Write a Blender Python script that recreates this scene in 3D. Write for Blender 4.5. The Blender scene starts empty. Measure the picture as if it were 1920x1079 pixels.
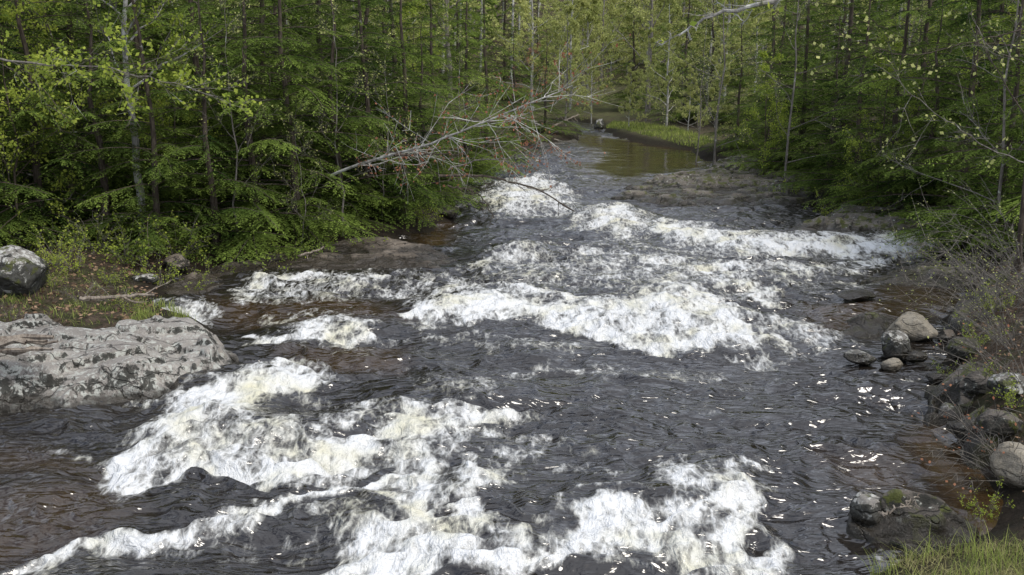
import bpy, math, random
import numpy as np
from math import radians, sin, cos, pi

# ------------------------------------------------------------------ basics
scene = bpy.context.scene
COL = scene.collection
F = 1844.0; TH = radians(13.4); CH = 6.0
rng = np.random.default_rng(7)

def ray(u, v):
    a = (u-960)/F; b = -(v-539.5)/F
    return np.array([a, cos(TH)+b*sin(TH), -sin(TH)+b*cos(TH)])
def g(u, v, z=0.0):
    d = ray(u, v); t = (z-CH)/d[2]
    return (d[0]*t, d[1]*t)
def p3(u, v, D):
    d = ray(u, v); t = D/d[1]
    return np.array([d[0]*t, D, CH+d[2]*t])

def sm(a, b, x):
    t = np.clip((x-a)/(b-a), 0, 1); return t*t*(3-2*t)

def _h(ix, iy, iz, s):
    n = (ix.astype(np.int64)*374761393 + iy.astype(np.int64)*668265263 + iz.astype(np.int64)*2147483647 + s*1274126177) & 0xffffffff
    n = ((n ^ (n >> 13))*1274126177) & 0xffffffff
    n = ((n ^ (n >> 16))*2246822519) & 0xffffffff
    return (n ^ (n >> 15)) & 0xffffffff
def pn(x, y, s=0):
    x = np.asarray(x, float); y = np.asarray(y, float)
    xi = np.floor(x); yi = np.floor(y); fx = x-xi; fy = y-yi
    ux = fx*fx*fx*(fx*(fx*6-15)+10); uy = fy*fy*fy*(fy*(fy*6-15)+10)
    z0 = np.zeros_like(xi)
    def gr(dx, dy):
        a = _h(xi+dx, yi+dy, z0, s)*(2*pi/4294967296.0)
        return np.cos(a)*(fx-dx)+np.sin(a)*(fy-dy)
    a = gr(0, 0); b = gr(1, 0); c = gr(0, 1); d = gr(1, 1)
    return (a+(b-a)*ux+(c-a+(a-b-c+d)*ux)*uy)*1.5
def vn3(p, s=0):
    pi_ = np.floor(p); f = p-pi_; w = f*f*(3-2*f); r = 0
    for dx in (0, 1):
        for dy in (0, 1):
            for dz in (0, 1):
                h = _h(pi_[:, 0]+dx, pi_[:, 1]+dy, pi_[:, 2]+dz, s)/4294967296.0*2-1
                r = r + h*(w[:, 0] if dx else 1-w[:, 0])*(w[:, 1] if dy else 1-w[:, 1])*(w[:, 2] if dz else 1-w[:, 2])
    return r
def sdpoly(x, y, P):
    """signed distance, positive inside"""
    x = np.asarray(x, float); y = np.asarray(y, float)
    d = np.full(x.shape, 1e9); ins = np.zeros(x.shape, bool); n = len(P)
    for i in range(n):
        ax, ay = P[i]; bx, by = P[(i+1) % n]
        ex, ey = bx-ax, by-ay; wx = x-ax; wy = y-ay
        t = np.clip((wx*ex+wy*ey)/(ex*ex+ey*ey+1e-12), 0, 1)
        d = np.minimum(d, (wx-ex*t)**2+(wy-ey*t)**2)
        if abs(ey) > 1e-9:
            c = ((ay > y) != (by > y)) & (x < ex*(y-ay)/ey+ax)
            ins ^= c
    d = np.sqrt(d)
    return np.where(ins, d, -d)
def dline(x, y, P):
    d = np.full(x.shape, 1e9)
    for i in range(len(P)-1):
        ax, ay = P[i]; bx, by = P[i+1]
        ex, ey = bx-ax, by-ay; wx = x-ax; wy = y-ay
        t = np.clip((wx*ex+wy*ey)/(ex*ex+ey*ey+1e-12), 0, 1)
        d = np.minimum(d, (wx-ex*t)**2+(wy-ey*t)**2)
    return np.sqrt(d)

# ------------------------------------------------------------------ mesh builder
class MB:
    def __init__(s): s.v = []; s.q = []; s.m = []; s.t = []; s.n = 0
    def add(s, v, q, mat=0, tint=0.5):
        v = np.asarray(v, float).reshape(-1, 3); q = np.asarray(q, np.int64).reshape(-1, 4)
        s.v.append(v); s.q.append(q+s.n); s.m.append(np.full(len(q), mat, np.int32))
        s.t.append(np.broadcast_to(np.asarray(tint, float), (len(v),)).copy()); s.n += len(v)
    def leaves(s, c, d, w, L, mat=0, tint=0.5):
        """diamond leaflets: base c, direction d, half-width vector w"""
        N = len(c); v = np.empty((N, 4, 3))
        v[:, 0] = c; v[:, 1] = c+d*0.45*L+w; v[:, 2] = c+d*L; v[:, 3] = c+d*0.45*L-w
        s.add(v.reshape(-1, 3), np.arange(4*N).reshape(-1, 4), mat, np.repeat(np.broadcast_to(tint, (N,)), 4))
    def tube(s, P, R, sides=5, mat=0, tint=0.5):
        P = np.asarray(P, float); R = np.broadcast_to(np.asarray(R, float), (len(P),)); n = len(P)
        T = np.gradient(P, axis=0); T /= np.linalg.norm(T, axis=1)[:, None]+1e-9
        m = np.abs(T.mean(0)); up = np.eye(3)[np.argmin(m)]
        A = np.cross(T, up); A /= np.linalg.norm(A, axis=1)[:, None]+1e-9
        B = np.cross(T, A); an = np.arange(sides)*2*pi/sides
        V = P[:, None]+R[:, None, None]*(A[:, None]*np.cos(an)[None, :, None]+B[:, None]*np.sin(an)[None, :, None])
        i = np.arange(n-1)[:, None]*sides; j = np.arange(sides)[None]; k = (j+1) % sides
        q = np.stack([i+j, i+k, i+sides+k, i+sides+j], -1).reshape(-1, 4)
        s.add(V.reshape(-1, 3), q, mat, tint)
    def build(s, name, mats, smooth=False, tintname="tint"):
        v = np.concatenate(s.v); q = np.concatenate(s.q); m = np.concatenate(s.m); t = np.concatenate(s.t)
        return make_mesh(name, v, q, mats, m, {tintname: t}, smooth)
def make_mesh(name, v, q, mats, mi=None, attrs={}, smooth=False):
    me = bpy.data.meshes.new(name)
    me.vertices.add(len(v)); me.vertices.foreach_set("co", np.ascontiguousarray(v, np.float32).ravel())
    me.loops.add(q.size); me.loops.foreach_set("vertex_index", np.ascontiguousarray(q, np.int32).ravel())
    me.polygons.add(len(q)); me.polygons.foreach_set("loop_start", np.arange(0, q.size, 4, dtype=np.int32))
    for k in mats: me.materials.append(k)
    if mi is not None: me.polygons.foreach_set("material_index", np.ascontiguousarray(mi, np.int32))
    me.polygons.foreach_set("use_smooth", np.full(len(q), smooth))
    me.update(calc_edges=True)
    for k, a in attrs.items():
        at = me.attributes.new(k, 'FLOAT', 'POINT'); at.data.foreach_set("value", np.ascontiguousarray(a, np.float32))
    return me
def obj(name, me, loc=(0, 0, 0), rot=(0, 0, 0), sc=(1, 1, 1), parent=None, **kw):
    o = bpy.data.objects.new(name, me); o.location = loc; o.rotation_euler = rot; o.scale = sc
    COL.objects.link(o)
    if parent: o.parent = parent
    for k, v in kw.items(): o[k] = v
    return o
def thing(name, parts, loc, rot=(0, 0, 0), sc=(1, 1, 1), **kw):
    e = obj(name, None, loc, rot, sc, **kw); e.empty_display_size = 0.3
    for pnm, me in parts: obj(pnm, me, parent=e)
    return e

# ------------------------------------------------------------------ materials
class NT:
    def __init__(s, name):
        s.mat = bpy.data.materials.new(name); s.mat.use_nodes = True
        s.t = s.mat.node_tree; s.t.nodes.clear(); s.out = s.n('ShaderNodeOutputMaterial')
    def n(s, typ, **k):
        nd = s.t.nodes.new(typ)
        for a, b in k.items(): setattr(nd, a, b)
        return nd
    def set(s, sock, v):
        if isinstance(v, bpy.types.NodeSocket): s.t.links.new(v, sock)
        elif isinstance(v, tuple) and sock.type == 'RGBA' and len(v) == 3: sock.default_value = (*v, 1)
        else: sock.default_value = v
    def math(s, op, a, b=0.0, clamp=False):
        nd = s.n('ShaderNodeMath', operation=op, use_clamp=clamp); s.set(nd.inputs[0], a); s.set(nd.inputs[1], b); return nd.outputs[0]
    def mix(s, f, a, b):
        nd = s.n('ShaderNodeMix', data_type='RGBA'); s.set(nd.inputs[0], f); s.set(nd.inputs[6], a); s.set(nd.inputs[7], b); return nd.outputs[2]
    def ss(s, x, lo, hi, a=0.0, b=1.0):
        nd = s.n('ShaderNodeMapRange', interpolation_type='SMOOTHSTEP'); s.set(nd.inputs[0], x)
        for i, q in enumerate((lo, hi, a, b)): s.set(nd.inputs[i+1], q)
        return nd.outputs[0]
    def noise(s, vec, scale, detail=4, rough=0.55, dist=0.0):
        nd = s.n('ShaderNodeTexNoise'); s.set(nd.inputs['Vector'], vec); nd.inputs['Scale'].default_value = scale
        nd.inputs['Detail'].default_value = detail; nd.inputs['Roughness'].default_value = rough; nd.inputs['Distortion'].default_value = dist
        return nd.outputs[0]
    def vor(s, vec, scale, feature='F1'):
        nd = s.n('ShaderNodeTexVoronoi', feature=feature); s.set(nd.inputs['Vector'], vec); nd.inputs['Scale'].default_value = scale
        return nd.outputs['Distance']
    def attr(s, name):
        return s.n('ShaderNodeAttribute', attribute_name=name).outputs['Fac']
    def mapping(s, vec, sc=(1, 1, 1), rot=(0, 0, 0)):
        nd = s.n('ShaderNodeMapping'); s.set(nd.inputs[0], vec); nd.inputs['Scale'].default_value = sc; nd.inputs['Rotation'].default_value = rot; return nd.outputs[0]
    def bump(s, h, dist, strength=1.0, nrm=None):
        nd = s.n('ShaderNodeBump'); s.set(nd.inputs['Height'], h); nd.inputs['Distance'].default_value = dist; nd.inputs['Strength'].default_value = strength
        if nrm is not None: s.set(nd.inputs['Normal'], nrm)
        return nd.outputs[0]
    def bsdf(s, col, rough=0.8, nrm=None, spec=0.5, ior=None):
        nd = s.n('ShaderNodeBsdfPrincipled'); s.set(nd.inputs['Base Color'], col); s.set(nd.inputs['Roughness'], rough)
        s.set(nd.inputs['Specular IOR Level'], spec)
        if ior: nd.inputs['IOR'].default_value = ior
        if nrm is not None: s.set(nd.inputs['Normal'], nrm)
        return nd.outputs[0]
    def done(s, sh): s.t.links.new(sh, s.out.inputs[0]); return s.mat
    def pos(s): return s.n('ShaderNodeNewGeometry').outputs['Position']

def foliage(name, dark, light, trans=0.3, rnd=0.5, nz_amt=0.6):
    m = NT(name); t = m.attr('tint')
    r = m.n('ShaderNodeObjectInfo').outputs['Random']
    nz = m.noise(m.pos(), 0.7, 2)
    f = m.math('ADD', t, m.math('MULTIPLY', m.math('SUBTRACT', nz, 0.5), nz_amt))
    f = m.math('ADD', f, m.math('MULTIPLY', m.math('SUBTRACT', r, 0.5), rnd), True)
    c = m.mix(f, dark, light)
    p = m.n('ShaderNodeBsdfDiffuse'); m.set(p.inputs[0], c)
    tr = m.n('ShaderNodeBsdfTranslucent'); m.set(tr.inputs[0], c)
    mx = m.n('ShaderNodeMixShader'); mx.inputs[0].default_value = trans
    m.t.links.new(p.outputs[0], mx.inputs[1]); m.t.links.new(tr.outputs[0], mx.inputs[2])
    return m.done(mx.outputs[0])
def bark(name, a, b, lich=(0.4, 0.42, 0.36), la=0.6):
    m = NT(name); tc = m.n('ShaderNodeTexCoord').outputs['Object']
    n1 = m.noise(m.mapping(tc, (9, 9, 1.5)), 1.6, 5, 0.65); n2 = m.noise(tc, 2.6, 4, 0.6)
    c = m.mix(m.ss(n1, 0.3, 0.7), a, b); c = m.mix(m.ss(n2, la, la+0.08), c, lich)
    return m.done(m.bsdf(c, 0.9, m.bump(n1, 0.03, 0.8), 0.2))
def rockmat(name, a, b, lich=0.6, moss=0.62, dark=0.6, wet=0.2, lcol=(0.40, 0.41, 0.36), crk=.75, steepk=.18):
    m = NT(name); p = m.pos()
    geo = m.n('ShaderNodeNewGeometry'); sx = m.n('ShaderNodeSeparateXYZ'); m.set(sx.inputs[0], geo.outputs['Position'])
    sn = m.n('ShaderNodeSeparateXYZ'); m.set(sn.inputs[0], geo.outputs['Normal'])
    n1 = m.noise(p, 1.3, 6, 0.6); n2 = m.noise(p, 8, 6, 0.7, 0.4); n3 = m.noise(p, 2.6, 7, 0.7, 0.5); n4 = m.noise(p, 4.5, 7, 0.75, 0.5); n5 = m.noise(p, 36, 4, 0.7)
    c = m.mix(m.ss(n1, 0.3, 0.7), a, b)
    c = m.mix(m.ss(n5, 0.35, 0.7, 0.0, 0.5), c, (0.4*a[0], 0.4*a[1], 0.4*a[2]))
    cw = m.n('ShaderNodeVectorMath', operation='ADD'); m.set(cw.inputs[0], m.mapping(p, (.6, 2.2, 2.5), (0, 0, .35)))
    cn = m.n('ShaderNodeTexNoise'); m.set(cn.inputs['Vector'], p); cn.inputs['Scale'].default_value = 1.6; cn.inputs['Detail'].default_value = 5
    m.set(cw.inputs[1], cn.outputs['Color']); ck = m.vor(cw.outputs[0], .8, 'DISTANCE_TO_EDGE')
    crack = m.ss(ck, 0.0, 0.022, 1.0, 0.0)
    steep = m.ss(sn.outputs[2], 0.35, 0.92, 1.0, 0.0)
    c = m.mix(m.ss(m.math('ADD', n2, m.math('MULTIPLY', steep, .06)), lich, lich+0.08, 0, 0.85), c, lcol)
    c = m.mix(m.ss(m.math('ADD', n4, m.math('MULTIPLY', steep, steepk)), dark, dark+0.06, 0, 0.9), c, (0.022, 0.022, 0.017))
    mc = m.mix(n5, (0.02, 0.028, 0.006), (0.11, 0.12, 0.02))
    c = m.mix(m.ss(n3, moss, moss+0.06, 0, 0.9), c, mc)
    c = m.mix(m.math('MULTIPLY', crack, crk), c, (0.02, 0.018, 0.014))
    wz = m.math('ADD', sx.outputs[2], m.math('MULTIPLY', m.math('SUBTRACT', n4, 0.5), -0.25))
    w = m.ss(wz, wet, wet+0.12, 1.0, 0.0)
    c = m.mix(m.math('MULTIPLY', w, 0.8), c, (0.022, 0.018, 0.012))
    rgh = m.ss(w, 0.0, 1.0, 0.85, 0.22)
    h = m.math('ADD', m.math('MULTIPLY', n2, 0.6), m.math('ADD', m.math('MULTIPLY', n3, 0.8), m.math('MULTIPLY', n5, 0.15)))
    h = m.math('SUBTRACT', h, m.math('MULTIPLY', crack, 0.4))
    return m.done(m.bsdf(c, rgh, m.bump(h, 0.09, 0.9), 0.4))

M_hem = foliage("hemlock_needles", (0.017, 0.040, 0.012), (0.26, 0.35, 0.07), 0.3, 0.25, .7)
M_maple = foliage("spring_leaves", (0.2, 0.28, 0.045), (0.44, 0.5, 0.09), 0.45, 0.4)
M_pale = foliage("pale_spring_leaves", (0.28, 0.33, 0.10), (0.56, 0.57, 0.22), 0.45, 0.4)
M_red = foliage("red_maple_buds", (0.2, 0.08, 0.05), (0.38, 0.19, 0.11), 0.3, 0.3)
M_grass = foliage("grass_blades", (0.14, 0.2, 0.04), (0.40, 0.44, 0.13), 0.35, 0.2)
M_drygrass = foliage("dry_grass", (0.2, 0.18, 0.08), (0.40, 0.38, 0.18), 0.25, 0.2)
M_litter = foliage("leaf_litter", (0.07, 0.042, 0.028), (0.34, 0.23, 0.15), 0.1, 0.2)
M_barkd = bark("dark_bark", (0.035, 0.027, 0.02), (0.11, 0.09, 0.07), la=0.66)
M_barkg = bark("grey_bark", (0.09, 0.08, 0.07), (0.24, 0.22, 0.19), la=0.6)
M_barkp = bark("pale_bark", (0.18, 0.17, 0.15), (0.38, 0.37, 0.34), la=0.5, lich=(0.48, 0.48, 0.44))
M_twig = bark("twig_bark", (0.08, 0.073, 0.063), (0.23, 0.21, 0.18), la=0.7)
M_wood = bark("weathered_wood", (0.12, 0.095, 0.075), (0.32, 0.28, 0.23), la=0.72)
M_rockL = rockmat("lichen_bedrock", (0.24, 0.22, 0.195), (0.40, 0.375, 0.335), 0.525, 0.66, 0.575, 0.08, (0.48, 0.49, 0.44), .75, .11)
M_rockD = rockmat("wet_dark_rock", (0.05, 0.045, 0.038), (0.15, 0.13, 0.108), 0.60, 0.52, 0.6, 0.20)
M_rockS = rockmat("mossy_shelf_rock", (0.10, 0.09, 0.075), (0.24, 0.21, 0.17), 0.58, 0.50, 0.60, 0.14)
M_rockM = rockmat("mossy_boulder", (0.16, 0.15, 0.13), (0.30, 0.28, 0.25), 0.50, 0.54, 0.56, 0.1, (0.5, 0.5, 0.46))
M_rockT = rockmat("tan_boulder", (0.25, 0.22, 0.165), (0.37, 0.33, 0.26), 0.72, 0.74, 0.76, 0.06, crk=.2)
M_shelf = rockmat("brown_shelf_rock", (0.09, 0.07, 0.05), (0.28, 0.235, 0.185), 0.62, 0.62, 0.60, 0.06)

# ground
m = NT("forest_floor"); p = m.pos()
n2 = m.noise(p, 9, 6, 0.7); n3 = m.noise(p, 1.7, 5, 0.6); gr = m.attr('green')
c = m.mix(m.ss(n2, 0.3, 0.7), (0.025, 0.019, 0.014), (0.125, 0.092, 0.065))
c = m.mix(m.ss(n3, 0.45, 0.58, 0, 0.6), c, (0.035, 0.045, 0.015))
c = m.mix(m.math('MULTIPLY', gr, m.ss(n3, 0.3, 0.55)), c, m.mix(n2, (0.06, 0.07, 0.03), (0.17, 0.17, 0.07)))
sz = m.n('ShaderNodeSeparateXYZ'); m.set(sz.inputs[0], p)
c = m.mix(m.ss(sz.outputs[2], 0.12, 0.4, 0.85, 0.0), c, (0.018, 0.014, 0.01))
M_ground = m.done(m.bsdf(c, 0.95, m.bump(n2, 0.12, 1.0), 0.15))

# water
m = NT("river_water"); p = m.pos()
fo = m.attr('foam'); br = m.attr('brown'); calm = m.attr('calm')
fp = m.mapping(p, (1.0, 0.42, 1.0), (0, 0, -.12))
na = m.noise(fp, 1.9, 4, 0.6, 0.6); nb = m.noise(fp, 7.5, 4, 0.64, 0.5); nc = m.noise(p, 30.0, 2, 0.6)
e = m.math('MULTIPLY', m.math('SUBTRACT', na, 0.5), 1.6)
e = m.math('ADD', e, m.math('MULTIPLY', m.math('SUBTRACT', nb, 0.5), 1.5))
e = m.math('ADD', e, m.math('MULTIPLY', m.math('SUBTRACT', nc, 0.5), 0.35))
e = m.math('ADD', fo, m.math('MULTIPLY', e, m.ss(fo, 0.0, 0.4, 0.45, 1.0)))
wv = m.n('ShaderNodeVectorMath', operation='ADD'); m.set(wv.inputs[0], m.mapping(p, (1.0, 0.7, 1.0)))
nn = m.n('ShaderNodeTexNoise'); m.set(nn.inputs['Vector'], fp); nn.inputs['Scale'].default_value = 1.8; nn.inputs['Detail'].default_value = 3
sc = m.n('ShaderNodeVectorMath', operation='SCALE'); m.set(sc.inputs[0], nn.outputs['Color']); sc.inputs['Scale'].default_value = 1.5
m.set(wv.inputs[1], sc.outputs[0])
ve = m.vor(wv.outputs[0], 3.0, 'DISTANCE_TO_EDGE')
lace = m.ss(ve, 0.0, 0.2, 0.22, 0.0)
e = m.math('ADD', e, m.math('MULTIPLY', lace, m.ss(fo, 0.08, 0.4)))
ff = m.ss(e, 0.36, 1.14, 0.0, 0.97)
wcol = m.mix(m.math('MULTIPLY', br, m.ss(na, 0.2, 0.8, 0.5, 1.0)), (0.017, 0.014, 0.011), (0.055, 0.031, 0.010))
r1 = m.noise(m.mapping(p, (0.55, 1.5, 1), (0, 0, .22)), 1.8, 2, 0.45, 0.9)
r1 = m.math('SUBTRACT', 1.0, m.math('ABSOLUTE', m.math('MULTIPLY', m.math('SUBTRACT', r1, .5), 4.0)))
r2 = m.noise(m.mapping(p, (0.6, 1.5, 1), (0, 0, -.35)), 4.5, 2, 0.45, 0.9)
wb = m.math('ADD', m.math('MULTIPLY', r1, 0.8), m.math('MULTIPLY', r2, 0.6))
wb = m.math('MULTIPLY', wb, m.ss(calm, 0.0, 1.0, 1.0, 0.06))
wat = m.bsdf(wcol, 0.10, m.bump(wb, 0.06, 1.0), 0.95, 1.45)
fc = m.mix(m.ss(m.noise(p, 0.8, 3, 0.6), 0.44, 0.70), (0.71, 0.72, 0.715), (0.62, 0.60, 0.46))
fc = m.mix(m.ss(e, 0.5, 1.2, 0.6, 0.0), fc, (0.44, 0.435, 0.38))
fb = m.math('ADD', m.math('MULTIPLY', nb, 1.0), m.math('MULTIPLY', nc, 0.10))
foam = m.bsdf(fc, 0.6, m.bump(fb, 0.13, 0.9), 0.3)
mx = m.n('ShaderNodeMixShader'); m.set(mx.inputs[0], ff); m.t.links.new(wat, mx.inputs[1]); m.t.links.new(foam, mx.inputs[2])
M_water = m.done(mx.outputs[0])

# ------------------------------------------------------------------ river outline
RL = [(-500, 720), (0, 700), (240, 685), (370, 660), (385, 625), (360, 600), (290, 578), (300, 520), (420, 490), (560, 470), (700, 450), (800, 432), (850, 405), (830, 372), (880, 330), (960, 292), (1010, 272), (1080, 262), (1088, 244), (1075, 236), (1000, 230)]
RR = [(1060, 225), (1112, 230), (1128, 240), (1150, 252), (1220, 268), (1300, 278), (1325, 296), (1390, 318), (1460, 338), (1510, 365), (1570, 392), (1660, 412), (1760, 440), (1810, 490), (1830, 540), (1800, 580), (1790, 640), (1790, 700), (1790, 760), (1810, 810), (1860, 860), (1915, 930), (1900, 990), (1810, 1025), (1710, 1050), (1630, 1090)]
RIV = [(-22, -14), (-22, 8)] + [g(*q) for q in RL] + [g(*q) for q in RR] + [(3.7, 7), (3.4, -14)]
RIV = np.array(RIV)

def terr(x, y, full=False):
    x = np.asarray(x, float); y = np.asarray(y, float)
    s = -sdpoly(x, y, RIV); so = np.maximum(s, 0)
    z = 0.06+0.34*(1-np.exp(-so/0.9))+0.06*np.minimum(so, 30)+16*sm(35, 130, so)
    right = sm(2, 5, x)*sm(34, 20, y)*sm(10.5, 13.5, y)
    z = z+right*0.9*(1-np.exp(-so/1.4))
    z = z+(0.10*pn(x/1.3, y/1.3, 3)+0.05*pn(x*2.1, y*2.1, 5))*sm(0, 1, so)+0.5*pn(x/8, y/8, 4)*sm(2, 8, so)
    zi = -0.7*(1-np.exp(np.minimum(s, 0)/0.9))+0.02
    return np.where(s > 0, z, zi)
def tz(x, y): return float(terr(np.array([x]), np.array([y]))[0])

# ground sheet
a = np.linspace(-1, 1, 520); gx = np.sinh(a*4.2)/np.sinh(4.2)*420
b = np.linspace(0, 1, 560); gy = -30+np.sinh(b*3.4)/np.sinh(3.4)*560
gy = np.sort(np.concatenate([gy, np.linspace(8, 34, 130)])); gy = np.unique(np.round(gy, 4))
X, Y = np.meshgrid(gx, gy); x = X.ravel(); y = Y.ravel(); z = terr(x, y)
nx = len(gx); ny = len(gy)
i = np.arange(ny-1)[:, None]*nx+np.arange(nx-1)[None]
q = np.stack([i, i+1, i+1+nx, i+nx], -1).reshape(-1, 4)
far_grass = [g(1135, 243), g(1220, 264), g(1310, 282), g(1340, 278), g(1260, 254), g(1150, 238)]
near_grass = [g(1500, 1120), g(1610, 1080, 0.1), g(1850, 1000, .5), g(2000, 940, .5), (12, 6), (3, 6)]
green = sm(-2, 1, sdpoly(x, y, far_grass))+sm(-1, .5, sdpoly(x, y, near_grass))*0.7+sm(80, 90, y)*.8*sm(150, 110, y)
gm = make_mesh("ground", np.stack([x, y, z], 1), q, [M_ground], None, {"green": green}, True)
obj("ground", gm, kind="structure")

# ------------------------------------------------------------------ water sheet
nr, ncx = 1200, 950
d = 7.0*np.exp(np.linspace(0, math.log(110/7.0), nr)); tt = np.linspace(-0.95, 0.72, ncx)
D, T = np.meshgrid(d, tt, indexing='ij'); x = (D*T).ravel(); y = D.ravel()
wx = x+0.45*pn(x/1.3, y/1.3, 11)+0.22*pn(x/0.4, y/0.4, 12); wy = y+0.6*pn(x/1.3, y/1.3, 13)+0.26*pn(x/0.4, y/0.4, 14)
FP = [  # outline, strength, softness
 ([(290,745),(400,718),(540,698),(570,715),(490,780),(430,825),(560,828),(700,822),(690,850),(560,888),(450,905),(280,928),(200,905),(165,865),(240,830),(300,790)], .74, .3),
 ([(680,790),(760,765),(930,757),(985,768),(910,800),(860,840),(810,870),(790,905),(740,880),(700,850)], .70, .3),
 ([(640,1048),(700,1015),(770,960),(860,935),(900,990),(960,1015),(1060,980),(1180,968),(1270,925),(1400,905),(1420,930),(1400,1000),(1370,1100),(1320,1100),(1290,1050),(1180,1035),(1060,1025),(960,1055),(840,1058),(700,1055)], .62, .25),
 ([(1200,890),(1260,865),(1330,905),(1430,912),(1420,960),(1300,960),(1200,950)], .50, .3),
 ([(740,905),(790,890),(930,850),(960,890),(900,940),(830,960),(770,950)], .52, .3),
 ([(820,700),(990,685),(1020,700),(900,740),(780,745)], .46, .4),
 ([(1040,600),(1150,575),(1250,555),(1340,575),(1400,615),(1490,635),(1450,655),(1320,655),(1180,648),(1110,628)], .82, .35),
 ([(765,583),(860,558),(960,563),(1090,585),(1070,603),(960,595),(860,603),(790,608)], .9, .25),
 ([(730,520),(780,505),(900,520),(1010,525),(1100,560),(1260,560),(1200,590),(1000,570),(860,560),(760,545)], .52, .6),
 ([(1220,418),(1350,435),(1500,455),(1740,448),(1740,478),(1560,478),(1400,482),(1270,458)], .82, .6),
 ([(1080,402),(1180,393),(1225,418),(1170,445),(1100,430)], .92, .7),
 ([(930,348),(1010,338),(1065,362),(1080,395),(950,408),(890,378)], .80, .9),
 ([(870,495),(1000,470),(1200,455),(1400,480),(1580,495),(1540,525),(1350,560),(1250,575),(1100,540),(900,525)], .44, 1.2),
 ([(1240,500),(1340,500),(1390,560),(1370,600),(1240,600),(1180,560)], .58, .8),
 ([(880,490),(960,470),(1000,480),(920,505)], .85, .45),
 ([(425,548),(480,515),(600,503),(720,513),(745,530),(650,562),(540,568),(450,562)], .55, .5),
 ([(480,638),(600,612),(710,618),(690,638),(580,650)], .62, .3),
 ([(290,578),(390,566),(392,588),(310,592)], .8, .22),
 ([(1500,638),(1610,642),(1600,656),(1520,658)], .75, .25),
 ([(1380,660),(1470,662),(1460,680),(1400,676)], .65, .25),
 ([(1280,768),(1330,752),(1340,766),(1290,778)], .5, .2),
 ([(40,838),(100,845),(180,862),(160,875),(90,862)], .65, .2),
 ([(1610,1030),(1700,1020),(1760,1070),(1640,1079)], .4, .2),
 ([(700,540),(860,520),(880,545),(740,560)], .5, .4),
 ([(1090,290),(1180,300),(1100,330),(1010,340),(980,320)], .25, .8),
]
ST = [ # strokes, strength, half width m
 ([(40,1062),(250,1008),(450,968),(560,935),(740,903)], .95, .18),
 ([(560,705),(450,755),(340,820),(220,868)], 1.08, .24),
 ([(330,745),(400,770),(330,820)], 1.0, .2),
 ([(190,875),(290,915),(450,890),(560,862),(700,832)], 1.1, .19),
 ([(700,845),(770,800),(860,780),(950,770)], 1.05, .16),
 ([(790,880),(790,930),(840,985),(930,1005)], .95, .18),
 ([(650,1040),(740,990),(830,960)], .95, .16),
 ([(700,1045),(850,1045),(960,1035),(1060,1005),(1180,990),(1290,945),(1400,918)], 1.08, .18),
 ([(1400,925),(1405,980),(1370,1079)], .95, .17), ([(1250,1000),(1310,1040),(1350,1085)], .9, .16),
 ([(880,870),(920,900),(900,950),(930,1000)], .85, .14),
 ([(1060,600),(1130,625),(1200,640),(1330,645),(1470,640)], 1.1, .2),
 ([(1130,590),(1230,575),(1320,600),(1400,630)], 1.05, .22),
 ([(1260,540),(1300,570),(1290,610)], .85, .25),
 ([(770,590),(860,578),(960,578),(1080,592)], 1.15, .18),
 ([(800,545),(900,535),(1000,550),(1100,560)], .8, .2),
 ([(1240,430),(1340,455),(1470,468),(1600,468),(1730,465)], 1.1, .32),
 ([(1300,500),(1400,495),(1500,505)], .8, .3),
 ([(440,545),(500,520),(600,512),(720,520)], .85, .2),
 ([(1000,770),(960,790),(860,830),(760,870)], .65, .22),
 ([(330,745),(480,705),(600,690)], .55, .22),
 ([(560,890),(640,860),(720,840)], .7, .2),
 ([(700,640),(800,620),(900,640)], .4, .2),
 ([(500,640),(600,628),(700,628)], .9, .13),
 ([(520,600),(600,590),(700,600)], .4, .2),
 ([(1100,470),(1250,490),(1400,530),(1450,560)], .75, .3),
 ([(1450,500),(1600,500),(1680,480)], .6, .35),
 ([(880,330),(960,345),(1010,345)], .65, .5),
 ([(1300,600),(1420,600),(1540,640)], .55, .22),
 ([(980,690),(1030,670),(1150,690)], .4, .2),
 ([(600,960),(700,975),(780,960)], .45, .2),
 ([(300,1040),(420,1010),(560,1000)], .35, .2),
 ([(450,730),(600,740),(700,790)], .4, .3),
 ([(900,620),(1000,640),(1060,650)], .4, .25),
 ([(1150,700),(1300,690),(1420,710)], .28, .2),
 ([(950,850),(1100,860),(1200,880)], .3, .25),
]
foam = np.zeros_like(x); bulk = np.zeros_like(x); drop = np.zeros_like(x)
for poly, k, w in FP:
    P = np.array([g(*q_) for q_ in poly])
    lo = P.min(0)-3; hi = P.max(0)+3
    mk = (x > lo[0]) & (x < hi[0]) & (y > lo[1]) & (y < hi[1])
    s = sdpoly(wx[mk], wy[mk], P); f = k*sm(-w*1.8, w*1.9, s)
    foam[mk] = np.maximum(foam[mk], f); bulk[mk] = np.maximum(bulk[mk], k*sm(-w*2, w*2.5, s))
    if k > .6:
        s2 = sdpoly(x[mk]+.1*pn(x[mk], y[mk], 3), y[mk]-1.0, P); drop[mk] = np.maximum(drop[mk], sm(-1.0, .7, s2))
for line, k, w in ST:
    P = np.array([g(*q_) for q_ in line]); lo = P.min(0)-2; hi = P.max(0)+2
    mk = (x > lo[0]) & (x < hi[0]) & (y > lo[1]) & (y < hi[1])
    s = dline(wx[mk], wy[mk], P); f = k*sm(w*3.0, w*.2, s)
    foam[mk] = np.maximum(foam[mk], f); bulk[mk] = np.maximum(bulk[mk], f*0.8)
def area(poly, w):
    return sm(-w, w, sdpoly(x, y, np.array([g(*q_) for q_ in poly])))
pool = area([(1090,250),(1230,262),(1340,275),(1330,310),(1160,335),(1080,310),(1120,285),(1075,262)], 2.0)
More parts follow.
